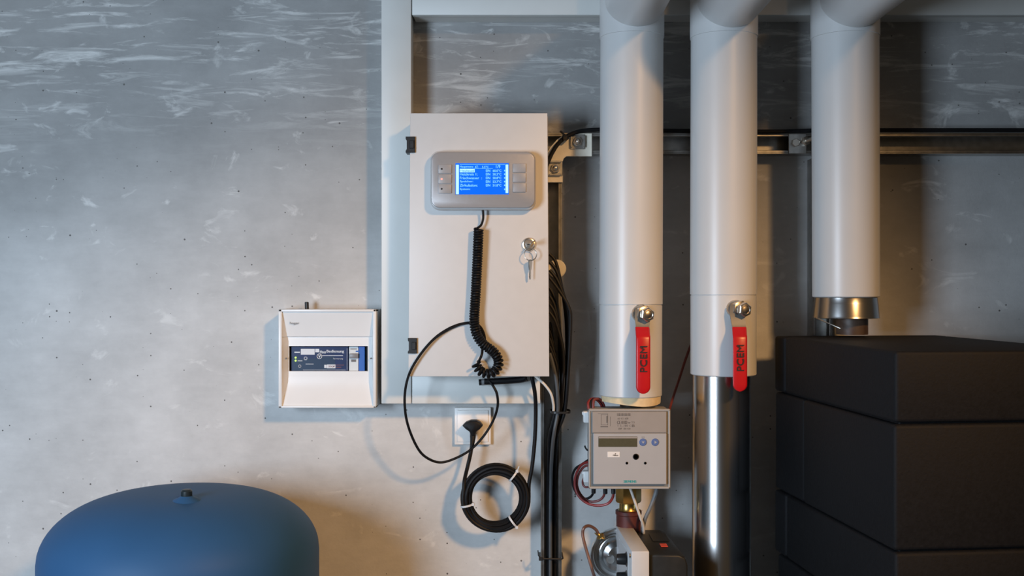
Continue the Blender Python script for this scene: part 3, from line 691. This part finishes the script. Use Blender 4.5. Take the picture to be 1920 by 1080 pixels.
# inside the window
dm = 0.038
g = G(); g.pbox(540, 647, 692, 698, 0.030, 0.0305); g.put('module_tray', M['black'], db)
g = G(); g.pbox(545.5, 649.5, 653, 696, 0.0305, dm, 0.0008, 1); mo = g.put('blue_module', M['pcb'], db)
g = G(); g.pbox(549, 672, 612, 695, dm-0.0002, dm+0.0002); g.pbox(598, 669, 628, 694, dm-0.0002, dm+0.00025); g.put('teal_print', M['pcb_teal'], mo)
for (x0, y0, x1, y1) in ((564, 654, 590, 665), (591, 654, 598.5, 660.5), (613, 683.5, 629, 690.5), (608, 684, 612.5, 690)):
    g = G(); g.pbox(x0, y0, x1, y1, dm-0.0002, dm+0.0005); g.put('label_sticker', M['print_pale'], mo)
g = G(); d_ = dm+0.0003
text(g, 'Haus', 600, 657, 611, 662.5, d_, bold=0.2); text(g, 'Bedienung', 612.5, 656, 645, 662.5, d_, bold=0.25)
g.pbox(604, 666.3, 643, 667.2, dm, d_+0.0002); text(g, 'Fernwartung', 625, 671, 643, 674.5, d_)
pp = W(599, 668, d_); g.torus((pp.x, -d_-0.0003, pp.z), (0, 1, 0), 0.0048, 0.0008, 20, 5); text(g, 'V', 596.8, 665.5, 601.2, 670.8, d_, bold=0.3)
g.pbox(573, 682, 588, 683, dm, d_+0.0002); g.pbox(552, 659.5, 562.5, 661.5, dm, d_+0.0002); g.pbox(568, 693.3, 648, 693.9, dm, d_+0.0002); g.pbox(650.4, 653, 650.9, 693.5, dm, d_+0.0002)
g.pbox(558, 676, 567, 677.2, dm, d_+0.0002)
for (x0, y0, x1, y1) in ((570, 669, 576, 675),):
    g.pbox(x0, y0, x1, y0+1, dm, d_+0.0003); g.pbox(x0, y1-1, x1, y1, dm, d_+0.0003); g.pbox(x0, y0, x0+1, y1, dm, d_+0.0003); g.pbox(x1-1, y0, x1, y1, dm, d_+0.0003)
pp = W(562, 686.5, d_); g.torus((pp.x, -d_, pp.z), (0, 1, 0), 0.0026, 0.0004, 16, 5)
g.put('module_print', M['print_pale'], mo)
g = G(); text(g, 'STOP', 616, 685.5, 628, 688.7, dm+0.0006, bold=0.2); g.pbox(630, 684, 645, 685, dm, dm+0.0004); g.pbox(630, 688, 640, 689, dm, dm+0.0004); g.put('red_print', M['dred_sheath'], mo)
for y in (670.5, 676.2):
    pp = W(554.5, y, dm); g = G(); g.cyl((pp.x, -dm+0.0005, pp.z), (pp.x, -dm-0.0014, pp.z), 0.0020, 12); g.put('indicator_light', M['led_green'], mo)
g = G(); g.pbox(654.3, 649.5, 672, 696, 0.0305, dm, 0.0008, 1); bk = g.put('circuit_breaker', M['breaker'], db)
g = G(); g.pbox(655, 663, 671.5, 672, dm-0.0005, dm+0.006, 0.0012); g.put('toggle', M['toggle'], bk)
for r_ in ((658.5, 674, 667.5, 678.5), (657, 653.5, 669, 655.2)):
    g = G(); g.pbox(*r_, dm-0.0004, dm+0.0004); g.put('breaker_print', M['print_grey'], bk)
g = G(); g.pbox(672.5, 649.5, 684, 696, 0.0305, dm, 0.0008, 1); g.pbox(667, 657.5, 674, 660, dm-0.0004, dm+0.0008); g.put('blue_block', M['blue'], db)
g = G(); p0 = W(575.5, 580, 0.03); g.cyl((p0.x, -0.03, p0.z-0.002), (p0.x-0.0005, -0.03, W(575, 566, 0.03).z), 0.0042, 14, 0.0012); g.put('cable_gland', M['black'], db)

# ------------------------------------------------------------------ heat meter
MB, MF = 0.118, 0.208
hm = thing('heat_meter', W(1180, 917, 0.12), 'grey heat meter box with unlit display and two blue buttons', 'meter')
g = G(); g.pbox(1106, 769, 1256, 915.5, MB, 0.186, 0.003); g.put('back_housing', M['meter'], hm)
g = G(); a, c = W(1104.5, 768, 0.200), W(1256.5, 917, 0.200)
pts = [(a.x, a.z), (c.x, a.z), (c.x, c.z), (a.x, c.z)]
g.prism(pts, -0.2005, -0.180, 0.0025, 2); g.put('front_frame', M['meter_frame'], hm)
g = G()
for (x0, y0, x1, y1) in ((1104, 767.5, 1257, 771), (1104, 913, 1257, 917), (1253, 768, 1257, 917), (1104, 768, 1107, 917)): g.pbox(x0, y0, x1, y1, 0.188, 0.2025, 0.0012, 1)
g.put('frame_rim', M['meter'], hm)
g = G(); g.pbox(1110.5, 772, 1250, 812, 0.198, MF-0.002, 0.001, 1); lp = g.put('label_plate', M['meter_top'], hm)
g = G(); g.pbox(1112.5, 812.7, 1250, 908.5, 0.198, MF, 0.0012, 1); fpl = g.put('face_plate', M['meter_face'], hm)
g = G(); d_ = MF-0.002
for i in range(13): g.pbox(1157+i*2.02, 775, 1157+i*2.02+(1.3 if i % 3 else 0.7), 780, d_-0.0002, d_+0.0003)
text(g, '66 411 608', 1158, 783, 1178, 786.5, d_); text(g, 'CE 0102', 1157, 789, 1176, 795, d_, bold=0.2); text(g, 'qp 2.5', 1177, 790, 1190, 794.5, d_)
text(g, 'T 2...180 C', 1157, 796.5, 1183, 800, d_); text(g, 'B', 1185, 796, 1190, 800.5, d_, bold=0.3); text(g, '2009   EN 1434', 1159, 802, 1182, 805.5, d_)
for (x0, y0, x1, y1) in ((1127, 777, 1140, 777.6), (1127, 777, 1127.6, 797), (1139.4, 777, 1140, 797), (1127, 796.4, 1140, 797), (1144, 781, 1144.6, 799), (1121, 775.5, 1140, 776), (1126, 799, 1140, 801), (1137, 780, 1139, 793)): g.pbox(x0, y0, x1, y1, d_-0.0002, d_+0.0003)
g.put('label_print', M['print_grey'], lp)
g = G(); g.pbox(1122, 818.5, 1195, 838, MF-0.001, MF+0.0006, 0.0004, 1); ld_ = g.put('display', M['lcd'], hm)
g = G(); g.pbox(1122.5, 819, 1194.5, 822, MF, MF+0.0008); g.put('display_edge', M['meter_top'], ld_)
for (x, y, s_) in ((1205.7, 829, 0), (1228.5, 829, 1)):
    pp = W(x, y, MF); g = G(); g.lathe((pp.x, -MF+0.0005, pp.z), (0, -1, 0), [(0.0070, 0), (0.0070, 0.0012), (0.0062, 0.0022), (0.0001, 0.0024)], 28); bb = g.put('button', M['key_blue'], hm)
    g = G()
    tri = ((-0.003, 0.0015), (0.003, 0.0015), (0, -0.0025)) if s_ == 0 else ((-0.0015, 0.003), (-0.0015, -0.003), (0.0028, 0))
    g.prism([(pp.x+u, pp.z+v) for u, v in tri], -MF-0.0022, -MF-0.0015); g.put('arrow', M['meter_face'], bb)
g = G()
for (x, y, r) in ((1192.3, 856.3, 0.0058), (1175.3, 868.3, 0.0026), (1209.8, 868.3, 0.0026)):
    pp = W(x, y, MF); g.lathe((pp.x, -MF+0.001, pp.z), (0, -1, 0), [(r, 0), (r, 0.0014), (r*0.75, 0.0016), (r*0.7, 0.0010), (0.0001, 0.0010)], 24)
g.put('optical_port', M['black'], hm)
g = G(); g.pbox(1139, 847, 1162, 857.5, MF-0.0003, MF+0.0004, 0.0002, 1); st_ = g.put('small_sticker', M['socket'], hm)
g = G(); text(g, 'MBus', 1149.5, 852.3, 1159, 855, MF+0.0004, bold=0.2); g.pbox(1153, 850, 1155, 851.5, MF+0.0003, MF+0.0007); g.put('lettering', M['print_grey'], st_)
g = G(); text(g, 'SIEMENS', 1169.5, 900.5, 1193, 905, MF, bold=0.35); g.put('lettering', M['print_teal'], hm)
g = G(); g.pbox(1203, 819, 1209, 819.8, MF, MF+0.0003); g.put('button_print', M['print_grey'], hm)
for (y0, y1) in ((772, 793), (884, 905)):
    g = G(); a, c = W(1094, y0, 0.165), W(1105, y1, 0.165); g.box((a.x, -0.165, c.z), (c.x+0.004, -0.145, a.z), 0.002, 2); g.box((a.x-0.002, -0.160, a.z-0.007), (a.x+0.003, -0.150, a.z-0.001), 0.001, 1)
    g.put('hinge_clip', M['box'], hm)
g = G(); a = W(1135, 840, 0.118); g.box((a.x-0.012, -0.120, a.z-0.05), (a.x+0.012, 0, a.z+0.05), 0.001, 1); g.put('wall_mount', M['zinc'], hm)
g = G(); a = W(1102, 841, 0.15); g.tube(spl([a+Vector((0.006, 0, -0.001)), a+Vector((0, -0.002, -0.003)), a+Vector((-0.004, -0.003, 0.001)), a+Vector((-0.006, -0.003, 0.006))], 5), 0.0016, 7); g.put('hook', M['black'], hm)

# wires looping from the meter
def wire(pts, r, m, label, ferr=None, mm=None):
    P = [W(*p) for p in pts]
    root = thing('meter_wire', P[-1], label, 'wire', 'wires at the meter')
    g = G(); g.tube(spl(P, 8), r, 8); g.put('sheath', M[m], root)
    if ferr:
        a_, b_ = W(*ferr[0]), W(*ferr[1]); g = G(); g.cyl(a_, b_, 0.0042, 12, 0.0008); g.put('cable_gland', M['black'], root)
    if mm:
        a_, b_ = W(*mm[0]), W(*mm[1]); g = G(); g.cyl(a_, b_, r*1.25, 10, 0.0004); g.put('sleeve', M[mm[2]], root)
wire([(1104, 862, .14), (1092, 870, .13), (1079, 879, .125), (1073, 895, .12), (1076, 915, .12), (1086, 930, .125), (1098, 935, .13), (1108, 931, .135), (1113, 922, .14), (1113, 914, .142)], 0.0024, 'rubber', 'black wire looping from meter side to first gland', ((1113, 925, .14), (1113, 914, .142)))
wire([(1104, 872, .14), (1094, 876, .135), (1085, 890, .13), (1082, 908, .13), (1088, 926, .13), (1102, 939, .135), (1118, 940, .14), (1130, 933, .145), (1135, 920, .15), (1135, 914, .15)], 0.0024, 'dred_sheath', 'red wire looping from meter side to middle gland', ((1135, 926, .149), (1135, 914, .15)), ((1113, 941, .139), (1124, 937, .143), 'red_sheath'))
wire([(1104, 866, .15), (1090, 872, .14), (1080, 890, .135), (1078, 910, .135), (1085, 930, .14), (1102, 944, .145), (1122, 948, .15), (1140, 944, .155), (1149, 932, .16), (1150, 916, .16)], 0.0026, 'red_sheath', 'red wire with blue end looping to the gland nearest the brass', ((1150, 926, .16), (1150, 914, .16)), ((1133, 946.5, .153), (1142, 943, .156), 'blue_sheath'))
wire([(1103, 893, .15), (1097, 894, .147), (1093, 900, .145), (1093, 908, .145), (1097, 913, .147), (1103, 913, .15)], 0.0022, 'dred_sheath', 'short dark wire curl at the lower hinge clip')
for i, (m, lab) in enumerate((('red_sheath', 'red wire tuft curled on the meter top'), ('rubber', 'black wire curled on the meter top corner'), ('dred_sheath', 'dark red wire curled on the meter top corner'))):
    P = [W(1104+i*4, 768, .15), W(1103+i*5, 755-i*2, .145), W(1110+i*5, 748, .14), W(1120+i*3, 750, .135), W(1128+i*2, 760, .13), W(1130+i*2, 772, .125)]
    g = G(); g.tube(spl(P, 8), 0.0028, 8); o = g.put('meter_wire', M[m], loc=P[0]); tag(o, lab, 'wire', 'wires at the meter')
for (P, r, m, lab) in (
    ([W(1180, 912, .16), W(1184, 922, .158), W(1192, 945, .155), (W(1200, 968, .15)), W(1206, 985, .14), W(1207, 1000, .13)], 0.0026, 'white_sheath', 'thin pale cable passing in front of the brass fitting'),
    ([W(1232, 912, .15), W(1229, 926, .148), W(1220, 950, .145), W(1210, 972, .14), W(1206, 988, .13), W(1205, 1000, .12)], 0.0038, 'grey_sheath', 'grey cable slanting from the meter to the actuator')):
    g = G(); g.tube(spl(P, 8), r, 8); o = g.put('meter_cable', M[m], loc=P[-1]); tag(o, lab, 'cable')

# ------------------------------------------------------------------ brass fitting and coupling
zt = W(0, 921, .095).z; dC = 0.095; k = MM*(DIST-dC)/DIST
X = W(1178.5, 0, dC).x
pf = thing('pipe_fitting', (X, -dC, W(0, 992, dC).z), 'brass union screwed onto a dark red coupling below the meter', 'pipe fitting')
z = lambda py: W(0, py, dC).z
g = G(); hexnut(g, (X, -dC, z(942)), 24*k, z(905)-z(942), 0.0, (0, 0, 1)); g.lathe((X, -dC, z(962)), (0, 0, 1), [(19*k, 0), (20*k, 0.006), (17.5*k, 0.010), (17.5*k, 0.022)], 32)
g.cyl((X, -dC, z(905)), (X, -dC, b1.z-0.0505), 15*k, 24); g.put('brass_union', M['brass'], pf)
g = G(); g.lathe((X, -dC, z(995)), (0, 0, 1), [(23*k, 0), (23*k, (z(965)-z(995))), (24.5*k, z(963)-z(995)), (24.5*k, z(957)-z(995)), (20*k, z(956)-z(995))], 32); g.put('coupling', M['coupling'], pf)

# ------------------------------------------------------------------ actuator with pressure disc at the bottom
ac = thing('valve_actuator', W(1200, 1180, 0.15), 'grey and charcoal valve actuator with round metal pressure disc', 'actuator')
dA = 0.30
def shear(g):                           # the housing stands slightly askew to the wall
    for v in g.bm.verts: v.co.x -= (v.co.y+dA)*0.036
a = W(1184, 1033.5, dA); c = W(1217.5, 1200, dA)
g = G(); g.box((a.x, -dA, c.z), (c.x, -0.085, a.z), 0.0022); shear(g); wb = g.put('white_housing', M['motor'], ac)
g = G(); g.box((a.x-0.0012, -0.27, c.z), (a.x+0.001, -0.14, a.z-0.012), 0.0008, 1); shear(g); g.put('side_plate', M['motor'], ac)
g = G(); g.cyl((a.x+0.001, -0.292, a.z-0.010), (a.x-0.003, -0.292, a.z-0.010), 0.0042, 14, 0.0006); g.put('screw', M['chrome'], ac)
for dz in (0.028, 0.062):
    g = G(); o_ = Vector((a.x+0.001, -0.245, a.z-dz)); g.lathe(o_, (-1, 0, 0), [(0.0145, 0), (0.0145, 0.004), (0.0105, 0.006), (0.0098, 0.020), (0.0088, 0.022), (0.0001, 0.0222)], 24); g.put('knob', M['black'], ac)
e = W(1219, 1040, 0.29); f = W(1290, 1200, 0.29)
pr = [(e.x, e.z), (f.x-0.016, e.z-0.0005), (f.x-0.004, e.z-0.006), (f.x, e.z-0.020), (f.x, f.z), (e.x, f.z)]
g = G(); g.prism(pr, -0.29, -0.09, 0.004, 3); shear(g); dk = g.put('motor_housing', M['dark'], ac)
g = G(); zt = e.z; g.box((c.x+0.0002, -0.2, f.z), (e.x+0.001, -0.10, zt-0.01)); g.put('joint', M['black'], ac)
g = G(); g.box((W(1236, 0, .21).x, -0.235, zt+0.0002), (W(1249, 0, .21).x, -0.213, zt+0.0018), 0.0006, 1); g.put('emblem', M['orange_red'], dk)
g = G(); g.prism([(W(1219, 0, .15).x, zt+0.0001), (W(1250, 0, .15).x, zt+0.0001), (W(1250, 0, .15).x, zt+0.0012), (W(1219, 0, .15).x, zt+0.0012)], -0.19, -0.13, 0.0004, 1); g.put('raised_plate', M['dark'], dk)
# disc
dd = 0.115; p = W(1160, 1046, dd); R = 51*MM*(DIST-dd)/DIST
g = G(); g.lathe((p.x, -0.085, p.z), (0, -1, 0), [(R*0.9, 0), (R, 0.002), (R*1.01, 0.012), (R*0.99, 0.015), (R*0.92, 0.0155), (R*0.89, 0.007), (R*0.83, 0.007), (R*0.805, 0.0135), (R*0.765, 0.0135), (R*0.73, 0.008), (R*0.68, 0.009), (R*0.55, 0.017), (R*0.38, 0.022), (R*0.2, 0.0235), (0.0001, 0.024)], 56)
ds_ = g.put('pressure_disc', M['disc'], ac, sharp=14)
g = G(); g.lathe((p.x-0.016, -0.106, p.z-0.004), (0, -1, 0), [(0.008, 0), (0.008, 0.008), (0.0065, 0.010), (0.0001, 0.0102)], 20); g.put('centre_boss', M['zinc'], ds_)
g = G(); q0 = W(1126, 1006, 0.10); dv = Vector((-0.6, 0, 0.62)).normalized()
g.cyl(q0-dv*0.006, q0+dv*0.010, 0.0058, 12, 0.0006); hexnut(g, q0-dv*0.002, 0.0078, 0.006, 0.0, dv); g.put('tube_nut', M['brass'], ac)
g = G(); g.tube(spl([q0+dv*0.006, W(1118, 994, .105), W(1110, 988, .11), W(1102, 986, .115), (W(1095, 990, .12)), W(1092.5, 1000, .12), W(1095, 1015, .122), W(1102, 1040, .125), W(1111, 1070, .13), W(1118, 1095, .13), W(1125, 1150, .13)], 8), 0.0031, 10); g.put('capillary_tube', M['copper'], ac)
g = G(); p = W(1190, 1120, 0.05); g.box((p.x-0.02, -0.09, p.z-0.06), (p.x+0.02, 0, p.z-0.02), 0.002, 1); g.put('wall_mount', M['zinc'], ac)

# ------------------------------------------------------------------ black moulded foam block with staggered pieces
fx, fy = 0.5228, -0.15
fb = thing('foam_block', (fx, fy, 0), 'large black moulded foam insulation block of staggered pieces under the rightmost pipe', 'insulation block')
fw = 0.335
rows_ = [(1.4057, 1.2983, [(-0.053, -0.001), (0.001, 0.46)]), (1.2957, 1.1067, [(-0.053, 0.094), (0.0965, 0.46)]), (1.1041, 0.9833, [(-0.053, 0.006), (0.0085, 0.46)]), (0.9807, 0.80, [(-0.040, 0.20), (0.2025, 0.46)]), (0.7975, 0.60, [(-0.053, 0.006), (0.0085, 0.46)])]
for ri, (zt_, zb_, cells) in enumerate(rows_):
    for ci, (y0, y1) in enumerate(cells):
        off = 0.0015*((ri+ci) % 2)
        g = G(); g.box((fx+off, fy-y1, zb_), (fx+fw-off, fy-y0, zt_), 0.006, 3); g.put('foam_piece', M['epp'], fb)
g = G(); g.box((fx+0.012, fy-0.45, 0.0), (fx+fw-0.012, fy+0.04, 1.395), 0.002, 1); g.put('core', M['epp'], fb)
fb.rotation_euler = (0, 0, math.radians(6))

# ------------------------------------------------------------------ blue expansion tank
tk = thing('expansion_tank', (W(342, 0, 0.30).x, -0.30, 0), 'blue enamelled expansion tank with domed top and small valve cap', 'tank')
tx = tk.location.x; kT = MM*(DIST-0.30)/DIST; RT = 252.5*kT; ztop = 1.139; hd = 0.112; zs = ztop-hd
prof = [(0.05, 0.20)]
for i in range(1, 9):
    r_ = RT*math.sin(i/8*PI/2); prof.append((r_, 0.20+0.1*(1-math.cos(i/8*PI/2))))
prof += [(RT, 0.35), (RT, 0.70), (RT, zs-0.06), (RT, zs-0.01)]
for i in range(0, 25):
    u = 1-(i/24)**1.7; rr = max(0.0, 1-u); 
    x_ = 1-(i/24)**1.5*1.0; prof.append((RT*x_, zs+hd*math.sqrt(max(0, 1-x_**3.0))))
g = G(); g.lathe((tx, -0.30, 0), (0, 0, 1), prof, 96); g.put('shell', M['tank'], tk, sharp=60)
g = G(); nx = W(350, 0, 0.37).x; nz = ztop-0.0035
g.lathe((nx, -0.37, nz-0.006), (0, 0, 1), [(0.030, 0), (0.024, 0.007), (0.012, 0.012), (0.010, 0.014)], 28); g.put('valve_boss', M['tank'], tk)
g = G(); g.lathe((nx, -0.37, nz+0.004), (0, 0, 1), [(0.0085, 0), (0.0095, 0.002), (0.0095, 0.012), (0.007, 0.015), (0.0001, 0.0155)], 20); g.put('valve_cap', M['nub'], tk)
for i in range(3):
    t = 2*PI*i/3+0.5; g = G(); g.box((tx+math.cos(t)*0.15-0.02, -0.30+math.sin(t)*0.15-0.02, 0), (tx+math.cos(t)*0.15+0.02, -0.30+math.sin(t)*0.15+0.02, 0.28), 0.003, 1); g.put('leg', M['tank'], tk)
